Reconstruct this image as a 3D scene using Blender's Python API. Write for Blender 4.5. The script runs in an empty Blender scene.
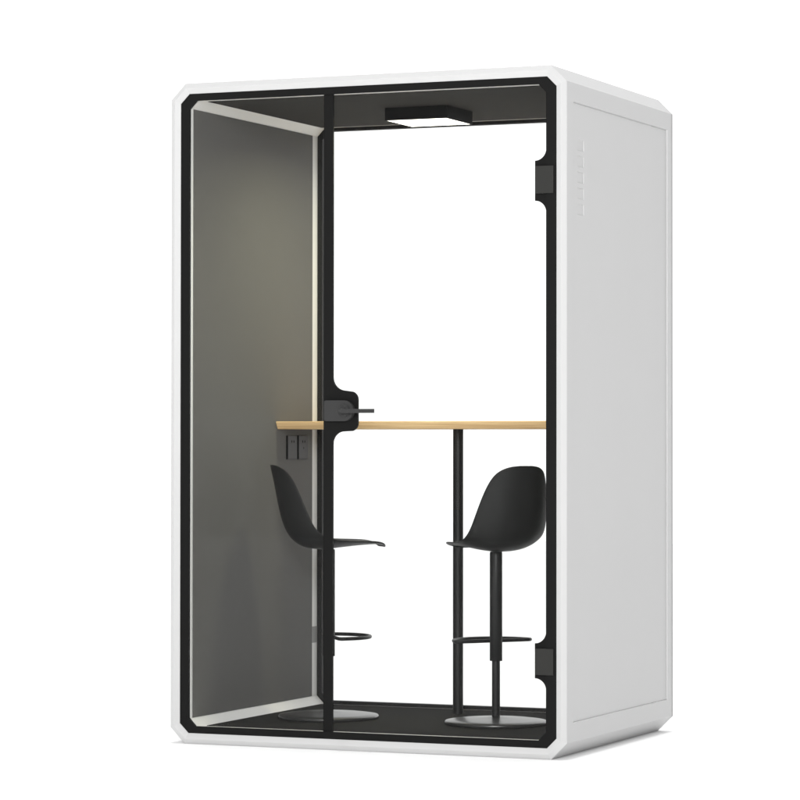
import bpy, bmesh, math
from mathutils import Vector, Matrix
PI = math.pi
sc = bpy.context.scene
COL = sc.collection

# ------------------------------------------------------------------ materials
def mat(name, color, rough=0.5, spec=0.3, bump=0.0, bscale=400.0, var=0.0, vscale=6.0, metallic=0.0):
    m = bpy.data.materials.new(name); m.use_nodes = True
    nt = m.node_tree; b = nt.nodes['Principled BSDF']
    b.inputs['Base Color'].default_value = (*color, 1)
    b.inputs['Roughness'].default_value = rough
    b.inputs['Specular IOR Level'].default_value = spec
    b.inputs['Metallic'].default_value = metallic
    tc = nt.nodes.new('ShaderNodeTexCoord')
    if var:
        n = nt.nodes.new('ShaderNodeTexNoise'); n.inputs['Scale'].default_value = vscale
        n.inputs['Detail'].default_value = 4
        nt.links.new(tc.outputs['Object'], n.inputs['Vector'])
        r = nt.nodes.new('ShaderNodeMapRange')
        r.inputs['To Min'].default_value = 1 - var; r.inputs['To Max'].default_value = 1 + var
        nt.links.new(n.outputs['Fac'], r.inputs['Value'])
        mx = nt.nodes.new('ShaderNodeVectorMath'); mx.operation = 'SCALE'
        mx.inputs[0].default_value = color
        nt.links.new(r.outputs['Result'], mx.inputs['Scale'])
        nt.links.new(mx.outputs['Vector'], b.inputs['Base Color'])
    if bump:
        n2 = nt.nodes.new('ShaderNodeTexNoise'); n2.inputs['Scale'].default_value = bscale
        n2.inputs['Detail'].default_value = 3
        nt.links.new(tc.outputs['Object'], n2.inputs['Vector'])
        bp = nt.nodes.new('ShaderNodeBump'); bp.inputs['Strength'].default_value = bump
        bp.inputs['Distance'].default_value = 0.002
        nt.links.new(n2.outputs['Fac'], bp.inputs['Height'])
        nt.links.new(bp.outputs['Normal'], b.inputs['Normal'])
    return m

WHITE  = mat('white_lacquer', (.575, .575, .575), .45, .25, var=.01)
TRIM   = mat('white_trim', (.59, .59, .588), .4, .2)
LINING = mat('grey_lining', (.875, .875, .86), .5, .25)
FELT   = mat('grey_felt', (.160, .158, .154), .95, .05, bump=.25, bscale=700, var=.04, vscale=60)
CEIL   = mat('dark_felt', (.062, .061, .0595), .95, .05, bump=.25, bscale=700, var=.04, vscale=60)
CARPET = mat('dark_carpet', (.027, .0265, .0255), .95, .05, bump=.5, bscale=900, var=.12, vscale=300)
BLACK  = mat('black_frame', (.0110, .0110, .0108), .5, .06)
SATIN  = mat('satin_black', (.030, .030, .030), .32, .35)
GREYM  = mat('grey_plate', (.034, .034, .032), .5, .1)
LOCKM  = mat('dark_grey_metal', (.046, .046, .046), .42, .12)
PLAST  = mat('black_plastic', (.0195, .0195, .0195), .5, .2, bump=.05, bscale=900)
STEEL  = mat('black_powder_coat', (.015, .015, .015), .42, .25)
BASEM  = mat('black_satin_disc', (.028, .028, .028), .30, .8)
REARF  = mat('rear_frame_black', (.016, .016, .016), .5, .15)
OUTLET = mat('outlet_plastic', (.105, .105, .108), .6, .1)
HOLE   = mat('outlet_slot', (.01, .01, .01), .8, .0)
PATCH  = mat('strip_patch', (.34, .34, .335), .6, .1)
FLOORM = mat('studio_floor', (.90, .90, .90), .9, .0)

def glass_mat():
    m = bpy.data.materials.new('clear_glass'); m.use_nodes = True
    nt = m.node_tree; nt.nodes.clear()
    o = nt.nodes.new('ShaderNodeOutputMaterial'); t = nt.nodes.new('ShaderNodeBsdfTransparent')
    t.inputs['Color'].default_value = (.995, .998, .995, 1)
    g = nt.nodes.new('ShaderNodeBsdfGlossy'); g.inputs['Roughness'].default_value = 0.0
    fr = nt.nodes.new('ShaderNodeFresnel'); fr.inputs['IOR'].default_value = 1.17   # coated, barely reflecting
    mx = nt.nodes.new('ShaderNodeMixShader')
    nt.links.new(fr.outputs[0], mx.inputs[0]); nt.links.new(t.outputs[0], mx.inputs[1])
    nt.links.new(g.outputs[0], mx.inputs[2]); nt.links.new(mx.outputs[0], o.inputs['Surface'])
    return m
GLASS = glass_mat()

def wood_mat():
    m = bpy.data.materials.new('birch_wood'); m.use_nodes = True
    nt = m.node_tree; b = nt.nodes['Principled BSDF']
    b.inputs['Roughness'].default_value = .45; b.inputs['Specular IOR Level'].default_value = .25
    tc = nt.nodes.new('ShaderNodeTexCoord'); mp = nt.nodes.new('ShaderNodeMapping')
    mp.inputs['Scale'].default_value = (2.2, 26, 110)
    n = nt.nodes.new('ShaderNodeTexNoise'); n.inputs['Scale'].default_value = 1.6
    n.inputs['Detail'].default_value = 6; n.inputs['Distortion'].default_value = .6
    cr = nt.nodes.new('ShaderNodeValToRGB')
    cr.color_ramp.elements[0].position = .30; cr.color_ramp.elements[0].color = (.66, .42, .20, 1)
    cr.color_ramp.elements[1].position = .62; cr.color_ramp.elements[1].color = (.90, .64, .335, 1)
    nt.links.new(tc.outputs['Object'], mp.inputs['Vector']); nt.links.new(mp.outputs[0], n.inputs['Vector'])
    nt.links.new(n.outputs['Fac'], cr.inputs[0]); nt.links.new(cr.outputs[0], b.inputs['Base Color'])
    return m
WOOD = wood_mat()

def emit_mat():
    m = bpy.data.materials.new('lamp_diffuser'); m.use_nodes = True
    nt = m.node_tree; nt.nodes.clear()
    o = nt.nodes.new('ShaderNodeOutputMaterial'); e = nt.nodes.new('ShaderNodeEmission')
    e.inputs['Color'].default_value = (1, .96, .86, 1); e.inputs['Strength'].default_value = 4
    nt.links.new(e.outputs[0], o.inputs['Surface'])
    return m
LAMP = emit_mat()

# ------------------------------------------------------------------ helpers
def obj(name, bm, m, parent=None, smooth=False, bevel=0.0, seg=2):
    bmesh.ops.recalc_face_normals(bm, faces=bm.faces[:])
    me = bpy.data.meshes.new(name); bm.to_mesh(me); bm.free()
    if smooth:
        for p in me.polygons: p.use_smooth = True
    o = bpy.data.objects.new(name, me); COL.objects.link(o)
    me.materials.append(m)
    if bevel:
        bv = o.modifiers.new('bevel', 'BEVEL'); bv.width = bevel; bv.segments = seg
        bv.limit_method = 'ANGLE'; bv.angle_limit = math.radians(30)
    if parent: o.parent = parent
    return o

def thing(name, label, cat, loc=(0, 0, 0), rz=0, group=None):
    o = bpy.data.objects.new(name, None); COL.objects.link(o)
    o.location = loc; o.rotation_euler = (0, 0, rz); o.empty_display_size = .1
    o['label'] = label; o['category'] = cat
    if group: o['group'] = group
    return o

def box(bm, x0, x1, y0, y1, z0, z1):
    r = bmesh.ops.create_cube(bm, size=1, matrix=Matrix.Translation(((x0+x1)/2, (y0+y1)/2, (z0+z1)/2)) @
                              Matrix.Diagonal((x1-x0, y1-y0, z1-z0, 1)))
    return r['verts']

def octagon(hx, z0, z1, c):
    return [(-hx, z0+c), (-hx+c, z0), (hx-c, z0), (hx, z0+c), (hx, z1-c), (hx-c, z1), (-hx+c, z1), (-hx, z1-c)]

def loft(bm, rings, close=False):
    """rings: lists of 3d points of equal length, each a closed loop"""
    vs = [[bm.verts.new(p) for p in r] for r in rings]
    n = len(rings[0]); k = len(vs)
    for i in range(k if close else k-1):
        a, b = vs[i], vs[(i+1) % k]
        for j in range(n):
            bm.faces.new((a[j], a[(j+1) % n], b[(j+1) % n], b[j]))
    return vs

def plate(bm, loops, t0, t1, axis='y'):
    """flat plate with holes: loops of 2d points, extruded t0..t1 along axis"""
    def P(a, b, t): return (a, t, b) if axis == 'y' else ((t, a, b) if axis == 'x' else (a, b, t))
    es = []
    for lp in loops:
        v = [bm.verts.new(P(a, b, t0)) for a, b in lp]
        es += [bm.edges.new((v[i], v[(i+1) % len(v)])) for i in range(len(v))]
    fs = [g for g in bmesh.ops.triangle_fill(bm, use_beauty=True, use_dissolve=False, edges=es)['geom'] if isinstance(g, bmesh.types.BMFace)]
    r = bmesh.ops.extrude_face_region(bm, geom=fs, use_keep_orig=True)
    d = Vector(P(0, 0, t1)) - Vector(P(0, 0, t0))
    bmesh.ops.translate(bm, vec=d, verts=[g for g in r['geom'] if isinstance(g, bmesh.types.BMVert)])

def arc(cx, cz, r, a0, a1, n=8):
    return [(cx + r*math.cos(math.radians(a0+(a1-a0)*i/n)), cz + r*math.sin(math.radians(a0+(a1-a0)*i/n))) for i in range(n+1)]

def lathe(bm, prof, seg=48, cx=0, cy=0):
    vs = []
    for r, z in prof:
        if r < 1e-6: vs.append([bm.verts.new((cx, cy, z))])
        else: vs.append([bm.verts.new((cx + r*math.cos(2*PI*i/seg), cy + r*math.sin(2*PI*i/seg), z)) for i in range(seg)])
    for a, b in zip(vs, vs[1:]):
        for i in range(seg):
            j = (i+1) % seg
            if len(a) == 1 and len(b) > 1: bm.faces.new((a[0], b[i], b[j]))
            elif len(b) == 1 and len(a) > 1: bm.faces.new((a[i], a[j], b[0]))
            elif len(a) > 1: bm.faces.new((a[i], a[j], b[j], b[i]))

def tube(bm, pts, r, seg=14, closed=True):
    pts = [Vector(p) for p in pts]; n = len(pts); rings = []
    for i in range(n):
        t = (pts[(i+1) % n] - pts[i-1]).normalized() if closed else (pts[min(i+1, n-1)] - pts[max(i-1, 0)]).normalized()
        s = t.cross(Vector((0, 0, 1))).normalized(); u = s.cross(t)
        rings.append([pts[i] + s*r*math.cos(2*PI*k/seg) + u*r*math.sin(2*PI*k/seg) for k in range(seg)])
    loft(bm, rings, closed)

# ------------------------------------------------------------------ the floor it stands on
bm = bmesh.new(); box(bm, -20, 20, -20, 20, -.05, 0)
fl = obj('floor', bm, FLOORM); fl['kind'] = 'structure'

# ------------------------------------------------------------------ the booth
W, D, H, CH = .703, 1.068, 2.2, .0525
booth = thing('phone_booth', 'white soundproof phone booth with cut off corners, black framed glass front and clear back', 'phone booth')

# outer shell: top, bottom and chamfers as a tube, the two sides with a recessed field
def ring3(o2, y): return [(x, y, z) for x, z in o2]
bm = bmesh.new()
o_out = octagon(W, 0, H, CH)
vs = loft(bm, [ring3(o_out, 0), ring3(o_out, D)])
for f in [f for f in bm.faces if abs(abs(f.calc_center_median().x) - W) < 1e-4]: bm.faces.remove(f)
rec = [(.058, .112), (1.017, .112), (1.017, 2.089), (.058, 2.089)]
for s in (-1, 1):
    plate(bm, [[(0, CH), (D, CH), (D, H-CH), (0, H-CH)], rec], s*W, s*(W-.012), 'x')
    e = .0022                                     # bevelled step down to the recessed field
    loft(bm, [[(s*W, a, b) for a, b in rec],
              [(s*(W-.0052), a+da*e, b+db*e) for (a, b), (da, db) in zip(rec, ((1, 1), (-1, 1), (-1, -1), (1, -1)))]])
# back face of the shell round the rear window
o_in = octagon(.640, .05, 2.15, .03)
plate(bm, [o_out, o_in], D, D-.006)
bmesh.ops.remove_doubles(bm, verts=bm.verts[:], dist=.0001)
obj('shell', bm, WHITE, booth)

def slots():
    return [[(.112, z-.035), (.171, z-.035), (.171, z), (.112, z)] for z in [1.9725 - .0515*k for k in range(5)]]
bm = bmesh.new()
fld = [(.061, .115), (1.014, .115), (1.014, 2.086), (.061, 2.086)]
plate(bm, [fld] + slots(), .6980, .6932, 'x')
for sl in slots():
    e = .0012
    loft(bm, [[(.6979, a, b) for a, b in sl], [(.6955, a+da*e, b+db*e) for (a, b), (da, db) in zip(sl, ((1, 1), (-1, 1), (-1, -1), (1, -1)))]])
box(bm, .6905, .6956, .064, 1.011, .118, 2.083)
sp = obj('side_panel', bm, WHITE, booth); sp['label'] = 'recessed white side panel with five short vent slots'
bm = bmesh.new(); plate(bm, [fld], -.6980, -.6912, 'x')
obj('side_panel', bm, WHITE, booth)

# white front trim with a ridge
def offs(d): return octagon(W-d, d, H-d, CH - .586*d)
bm = bmesh.new()
prof = [(0, .0), (.002, -.0022), (.0150, -.0100), (.0168, -.0108), (.0186, -.0100), (.0335, -.0022), (.035, -.0010), (.035, .012)]
loft(bm, [ring3(offs(d), y) for d, y in prof])
obj('front_trim', bm, TRIM, booth)

# inner lining
bm = bmesh.new()
li = octagon(.637, .053, 2.147, .030); lo = octagon(.642, .048, 2.152, .032)
loft(bm, [ring3(lo, .018), ring3(li, .018), ring3(li, 1.022), ring3(lo, 1.022)])
obj('lining', bm, LINING, booth)
y0, y1 = .029, .976
bm = bmesh.new(); box(bm, -.6369, -.6350, y0, y1, .0835, 2.1165); obj('wall_panel', bm, FELT, booth, bevel=.0006)
bm = bmesh.new(); box(bm, .6350, .6369, y0, y1, .0835, 2.1165); obj('wall_panel', bm, FELT, booth, bevel=.0006)
bm = bmesh.new(); box(bm, -.6065, .6065, .078, .992, 2.1452, 2.1469); obj('ceiling_panel', bm, CEIL, booth)
bm = bmesh.new(); box(bm, -.6065, .6065, .078, .992, .0531, .0552); obj('floor_mat', bm, CARPET, booth)
bm = bmesh.new(); box(bm, -.6368, -.6352, .9775, 1.0205, .2766, .3351)  # thin mid-grey rectangle set on the strip
cp = obj('grey_patch', bm, PATCH, booth); cp['label'] = 'small grey patch on the pale upright strip near the floor'

# black front ring
bm = bmesh.new()
plate(bm, [offs(.0346), [(-.6355, .0845), (-.6095, .0585), (.606, .0585), (.632, .0845), (.632, 2.1155), (.606, 2.1415), (-.6095, 2.1415), (-.6355, 2.1155)]], .0005, .0080)
obj('front_frame', bm, BLACK, booth)
# rear window frame
back = None
bm = bmesh.new()
plate(bm, [octagon(.650, .040, 2.160, .03), octagon(.6180, .0655, 2.1345, .030)], 1.0222, 1.0500)
back = obj('rear_window_frame', bm, REARF, booth, bevel=.0008)
bm = bmesh.new(); plate(bm, [octagon(.630, .060, 2.140, .030)], 1.034, 1.040); obj('rear_window_pane', bm, GLASS, back)

# fixed side window
bm = bmesh.new()
plate(bm, [[(-.660, .065), (-.634, .040), (-.1465, .040), (-.1465, 2.160), (-.634, 2.160), (-.660, 2.135)],
           [(-.640, .085), (-.613, .056), (-.1470, .056), (-.1470, 2.144), (-.613, 2.144), (-.640, 2.115)]], .0085, .0175)
fw = obj('fixed_window_frame', bm, BLACK, booth)
bm = bmesh.new(); plate(bm, [[(-.640, .075), (-.612, .05), (-.1468, .05), (-.1468, 2.15), (-.612, 2.15), (-.640, 2.125)]], .0115, .0150)
obj('window_pane', bm, GLASS, fw)
# mullion behind the two panes
bm = bmesh.new(); box(bm, -.1462, -.1240, .0182, .0345, .0575, 2.1425)
obj('mullion', bm, SATIN, booth, bevel=.0012)

# door: black border with lock bulge and hinge bulges round a clear pane
XS = -.1142
bul = [(XS, .9935)]
bul += arc(XS+.040, .9985, .040, 180, 100, 8)[1:]          # concave foot
bul += arc(-.0525, 1.0665, .028, -72, 0, 7)                   # lower corner
bul += arc(-.0525, 1.1415, .028, 0, 72, 7)                    # upper corner
bul += arc(XS+.044, 1.2160, .044, -100, -180, 8)
hz = lambda zc, h: [(.6295, zc-h-.036)] + [(.6295-.038+.038*math.cos(a), zc-h-.038+.038*math.sin(a)) for a in [math.radians(q) for q in range(8, 91, 9)]] + \
     [(.5915, zc-h)] + [(.5915, zc+h)] + [(.6295-.038+.038*math.cos(a), zc+h+.038+-.038*math.sin(a)) for a in [math.radians(q) for q in range(90, 7, -9)]] + [(.6295, zc+h+.036)]
hole = [(XS, .0565)] + bul + [(XS, 2.1435)]
hole = hole + [(.6045, 2.1435), (.6295, 2.1185)]
hole += list(reversed(hz(1.8353, .0637))) + list(reversed(hz(.3101, .0554))) + [(.6295, .0815), (.6045, .0565)]
bm = bmesh.new()
plate(bm, [[(-.1462, .040), (.628, .040), (.655, .068), (.655, 2.132), (.628, 2.160), (-.1462, 2.160)], hole], .0085, .0175)
door = obj('door', bm, BLACK, booth)
bm = bmesh.new()
plate(bm, [[(-.125, .05), (.612, .05), (.645, .08), (.645, 2.12), (.612, 2.15), (-.125, 2.15)]], .0115, .0150)
obj('door_pane', bm, GLASS, door)
for zc, h in ((1.8373, .0438), (.3080, .0420)):
    bm = bmesh.new(); box(bm, .5960, .6580, -.0050, .0084, zc-h, zc+h)
    obj('hinge', bm, GREYM, door, bevel=.0015)
# lock plate, rosette and lever
zl = 1.1057
pl = [(-.1380+.006, zl-.034)] + arc(-.0680, zl, .034, -90, 90, 16) + [(-.132, zl+.034), (-.1365, zl+.032), (-.138, zl+.028), (-.138, zl-.028), (-.1365, zl-.032)]
bm = bmesh.new(); plate(bm, [pl], -.0085, .0084)
lock = obj('lock_plate', bm, LOCKM, door, bevel=.0012)
bm = bmesh.new()
prof = [(0, .0060), (.0150, .0060), (.0160, .0050), (.0170, .0035), (.0195, .0035), (.0205, .0025), (.0205, 0)]
lathe(bm, prof, 40)
bmesh.ops.transform(bm, matrix=Matrix.Translation((-.0665, -.0085, zl)) @ Matrix.Rotation(PI/2, 4, 'X'), verts=bm.verts[:])
hd = obj('door_handle', bm, LOCKM, door)
bm = bmesh.new()
lathe(bm, [(0, .0275), (.0066, .0275), (.0066, 0), (0, 0)], 24)
bmesh.ops.transform(bm, matrix=Matrix.Translation((-.0665, -.0135, zl)) @ Matrix.Rotation(PI/2, 4, 'X'), verts=bm.verts[:])
plate(bm, [arc(-.0640, zl-.0012, .0066, 90, 270, 12) + [(.0535, zl-.0078), (.0535, zl+.0054)]], -.0420, -.0345)
obj('handle_lever', bm, LOCKM, hd, bevel=.0008)

# ------------------------------------------------------------------ ceiling lamp
lampo = thing('ceiling_light', 'square black ceiling light with a glowing white underside inside the booth', 'ceiling light', (-.017, .590, 2.1451))
bm = bmesh.new()
a = .1150
plate(bm, [[(-a, -a), (a, -a), (a, a), (-a, a)], [(-a+.005, -a+.005), (a-.005, -a+.005), (a-.005, a-.005), (-a+.005, a-.005)]], -.0435, 0, 'z')
box(bm, -a+.005, a-.005, -a+.005, a-.005, -.006, -.001)
bmesh.ops.remove_doubles(bm, verts=bm.verts[:], dist=.00001)
obj('housing', bm, BLACK, lampo)
bm = bmesh.new(); box(bm, -a+.0052, a-.0052, -a+.0052, a-.0052, -.0430, -.038)
obj('diffuser', bm, LAMP, lampo)

# ------------------------------------------------------------------ wall outlets
def outlet(y0, y1, label, extra):
    t = thing('power_outlet', label, 'power outlet', (-.6349, (y0+y1)/2, .985), 0, 'power outlets under the table end')
    w = (y1-y0)/2; h = .0415
    bm = bmesh.new(); box(bm, 0, .0065, -w, w, -h, h); obj('cover', bm, OUTLET, t, bevel=.0008)
    bm = bmesh.new(); box(bm, -.0002, .0050, -w-.0045, -w-.0002, -h-.001, h+.001); obj('dark_side', bm, HOLE, t)  # near-black strip for the cover's front-facing side
    bm = bmesh.new()
    for dy in (-.009, .009): box(bm, .0066, .0069, dy-.0026, dy+.0026, .0165, .0245)
    if extra: box(bm, .0066, .0069, -.002, .002, -.006, .001)
    obj('socket_slots', bm, HOLE, t)
outlet(.7590, .8330, 'dark grey wall outlet with one pair of slots, the one farther from the pale strip', False)
outlet(.8500, .9260, 'dark grey wall outlet with a third hole below its slots, next to the pale strip', True)

# ------------------------------------------------------------------ table
tab = thing('high_table', 'light wood high table top spanning the booth on one thin black leg', 'table', (-.005, .83, .0553))
z0, z1 = 1.0492-.0553, 1.0768-.0553
bm = bmesh.new()
prof = [(-.158, z1), (-.1605, z1-.0015), (-.161, z1-.004), (-.1490, z0+.002), (-.147, z0), (.203, z0), (.203, z1)]
rs = [[(x, y, z) for y, z in prof] for x in (-.6296, .6398)]
v = loft(bm, rs)
bm.faces.new(v[0]); bm.faces.new(list(reversed(v[1])))
obj('tabletop', bm, WOOD, tab, bevel=.0006)
bm = bmesh.new(); lathe(bm, [(0, 0), (.0181, 0), (.0181, z0-.004), (.0181, z0-.0002), (0, z0-.0002)], 40)
obj('leg', bm, STEEL, tab, bevel=0)
lg = tab.children[1]
for p in lg.data.polygons: p.use_smooth = abs(p.normal.z) < .5

# ------------------------------------------------------------------ stools
FZ = .0553
def shell_bm():
    # rows: centre line (forward, height above the mat), rim (forward, height), half width
    T = [(.189, .5875, .183, .5885, .050), (.1905, .5915, .184, .593, .062), (.186, .597, .174, .600, .090), (.167, .601, .150, .608, .114), (.122, .599, .108, .610, .128),
         (.071, .594, .060, .611, .137), (.020, .588, .013, .614, .143), (-.030, .5825, -.022, .620, .147), (-.076, .587, -.047, .630, .148),
         (-.110, .602, -.066, .645, .147), (-.135, .628, -.081, .665, .144), (-.153, .664, -.094, .692, .140), (-.165, .706, -.108, .728, .133),
         (-.175, .754, -.124, .770, .124), (-.184, .800, -.141, .812, .111), (-.191, .832, -.157, .840, .097), (-.195, .850, -.172, .855, .082),
         (-.1975, .862, -.186, .865, .061), (-.199, .868, -.195, .869, .039), (-.1995, .870, -.1985, .870, .017)]
    bm = bmesh.new(); n = 13; rows = []
    for cf, cz, rf, rz_, w in T:
        row = []
        for k in range(n):
            u = -1 + 2*k/(n-1); q = abs(u)**2.3
            row.append(bm.verts.new((cf + (rf-cf)*q, u*w, cz + (rz_-cz)*q)))
        rows.append(row)
    for r0, r1 in zip(rows, rows[1:]):
        for k in range(n-1): bm.faces.new((r0[k], r0[k+1], r1[k+1], r1[k]))
    return bm

def make_stool():
    t = thing('bar_stool', '', 'bar stool', group='bar stools inside the booth')
    o = obj('seat', shell_bm(), PLAST, t, smooth=True)
    s = o.modifiers.new('thick', 'SOLIDIFY'); s.thickness = .007; s.offset = 0
    s = o.modifiers.new('sub', 'SUBSURF'); s.levels = 2; s.render_levels = 2
    bm = bmesh.new(); lathe(bm, [(0, 0), (.1700, 0), (.1722, .002), (.1725, .009), (.1700, .0125), (.14, .0165), (.08, .0215), (.032, .0240), (.022, .0260), (.0, .0262)], 96)
    b = obj('base', bm, BASEM, t, smooth=True)
    bm = bmesh.new(); lathe(bm, [(.0137, .02), (.0137, .23)], 36); obj('pole', bm, STEEL, t, smooth=True)
    bm = bmesh.new(); lathe(bm, [(.0137, .2130), (.0205, .2130), (.0212, .2137), (.0212, .5740), (.020, .5800), (0, .5800)], 36)
    sl = obj('sleeve', bm, STEEL, t)
    for p in sl.data.polygons: p.use_smooth = abs(p.normal.z) < .5
    r = .1425; pts = [(r*math.cos(a), r*math.sin(a), .280) for a in [math.radians(-84+168*i/40) for i in range(41)]]
    yb = pts[-1][1]
    pts += [(pts[0][0]-.006, q, .280) for q in (yb-.012, yb*.6, yb*.3, 0, -yb*.3, -yb*.6, -yb+.012)]
    bm = bmesh.new(); tube(bm, pts, .0062, 16, True); obj('footrest', bm, STEEL, t, smooth=True)
    return t
def copy_thing(t):
    c = t.copy(); COL.objects.link(c)
    for ch in t.children:
        d = ch.copy(); COL.objects.link(d); d.parent = c
    return c
st = make_stool()
st.location = (.264, .507, FZ); st.rotation_euler = (0, 0, math.radians(90+51))
st['label'] = 'black bucket stool seen from behind, right of the table leg'
s2 = copy_thing(st)
s2.location = (-.3455, .487, FZ); s2.rotation_euler = (0, 0, math.radians(36))
s2['label'] = 'black bucket stool seen from the side, below the outlets and partly behind the door post'

# ------------------------------------------------------------------ light
w = bpy.data.worlds.new('World'); sc.world = w; w.use_nodes = True
nt = w.node_tree; nt.nodes.clear()
N = nt.nodes.new; L = nt.links.new
out = N('ShaderNodeOutputWorld'); bg = N('ShaderNodeBackground')
tc = N('ShaderNodeTexCoord'); sx = N('ShaderNodeSeparateXYZ'); L(tc.outputs['Generated'], sx.inputs[0])
def ramp(sock, a, b):
    r = N('ShaderNodeMapRange'); r.interpolation_type = 'SMOOTHSTEP'
    r.inputs['From Min'].default_value = a; r.inputs['From Max'].default_value = b
    L(sock, r.inputs['Value']); return r.outputs['Result']
def mixf(fac, a, b):
    m = N('ShaderNodeMix'); m.data_type = 'FLOAT'; L(fac, m.inputs[0])
    for i, v in ((2, a), (3, b)):
        if isinstance(v, float): m.inputs[i].default_value = v
        else: L(v, m.inputs[i])
    return m.outputs[0]
BACK, FRONT, RIGHT = 1.22, .76, .27
ft = mixf(ramp(sx.outputs['X'], -.6, .10), .52, FRONT)
bk = mixf(ramp(sx.outputs['X'], -.25, .15), BACK, 1.7)  # added brighter lobe behind right, fills the booth inside
fb = mixf(ramp(sx.outputs['Y'], .0, .45), ft, bk)      # white sweep behind, softer studio in front
lf = mixf(ramp(sx.outputs['X'], -.95, -.72), 1.5, fb)      # added strip of light far left, brightens the floor under the base
fr = mixf(ramp(sx.outputs['X'], .35, .75), lf, RIGHT)       # dimmed on the right to shade the side panel
L(fr, bg.inputs['Strength']); bg.inputs['Color'].default_value = (1, 1, 1, 1)
L(bg.outputs[0], out.inputs[0])

def area(name, loc, target, size, power, spread=None, color=(1, 1, 1)):
    l = bpy.data.lights.new(name, 'AREA'); l.shape = 'SQUARE'; l.size = size; l.energy = power; l.color = color
    if spread: l.spread = math.radians(spread)
    o = bpy.data.objects.new(name, l); COL.objects.link(o); o.location = loc
    o.rotation_euler = (Vector(target) - Vector(loc)).to_track_quat('-Z', 'Y').to_euler()
    return o
area('overhead_floor_fill', (0, 0, 10), (0, 0, 0), 44, 2200, 2)  # added unseen overhead beam that keeps the floor pure white
area('key_softbox', (2.9, -8.0, 2.9), (0, 0, 1.1), 1.6, 400)

bl = area('booth_lamp_light', (-.017, .590, 2.1010), (-.017, .590, 1.0), .205, 6.5, 166, (1, .97, .67))

# ------------------------------------------------------------------ camera
cd = bpy.data.cameras.new('camera'); cam = bpy.data.objects.new('camera', cd); COL.objects.link(cam)
cam.location = (4.01291, -9.06827, 1.00122)
yaw, pitch, roll = .404681, .0140549, .00094
fwd = Vector((-math.sin(yaw)*math.cos(pitch), math.cos(yaw)*math.cos(pitch), math.sin(pitch)))
rgt = Vector((math.cos(yaw), math.sin(yaw), 0)); up = rgt.cross(fwd)
r2 = math.cos(roll)*rgt + math.sin(roll)*up; u2 = math.cos(roll)*up - math.sin(roll)*rgt
cam.matrix_world = Matrix(((r2.x, u2.x, -fwd.x, cam.location.x), (r2.y, u2.y, -fwd.y, cam.location.y), (r2.z, u2.z, -fwd.z, cam.location.z), (0, 0, 0, 1)))
cd.sensor_width = 36; cd.lens = 3.05022*36/.8; cd.clip_end = 500
sc.camera = cam
sc.view_settings.view_transform = 'Standard'; sc.view_settings.look = 'None'
sc.view_settings.exposure = 0; sc.view_settings.gamma = 1
sc.cycles.max_bounces = 16; sc.cycles.transparent_max_bounces = 24
sc.cycles.use_denoising = True
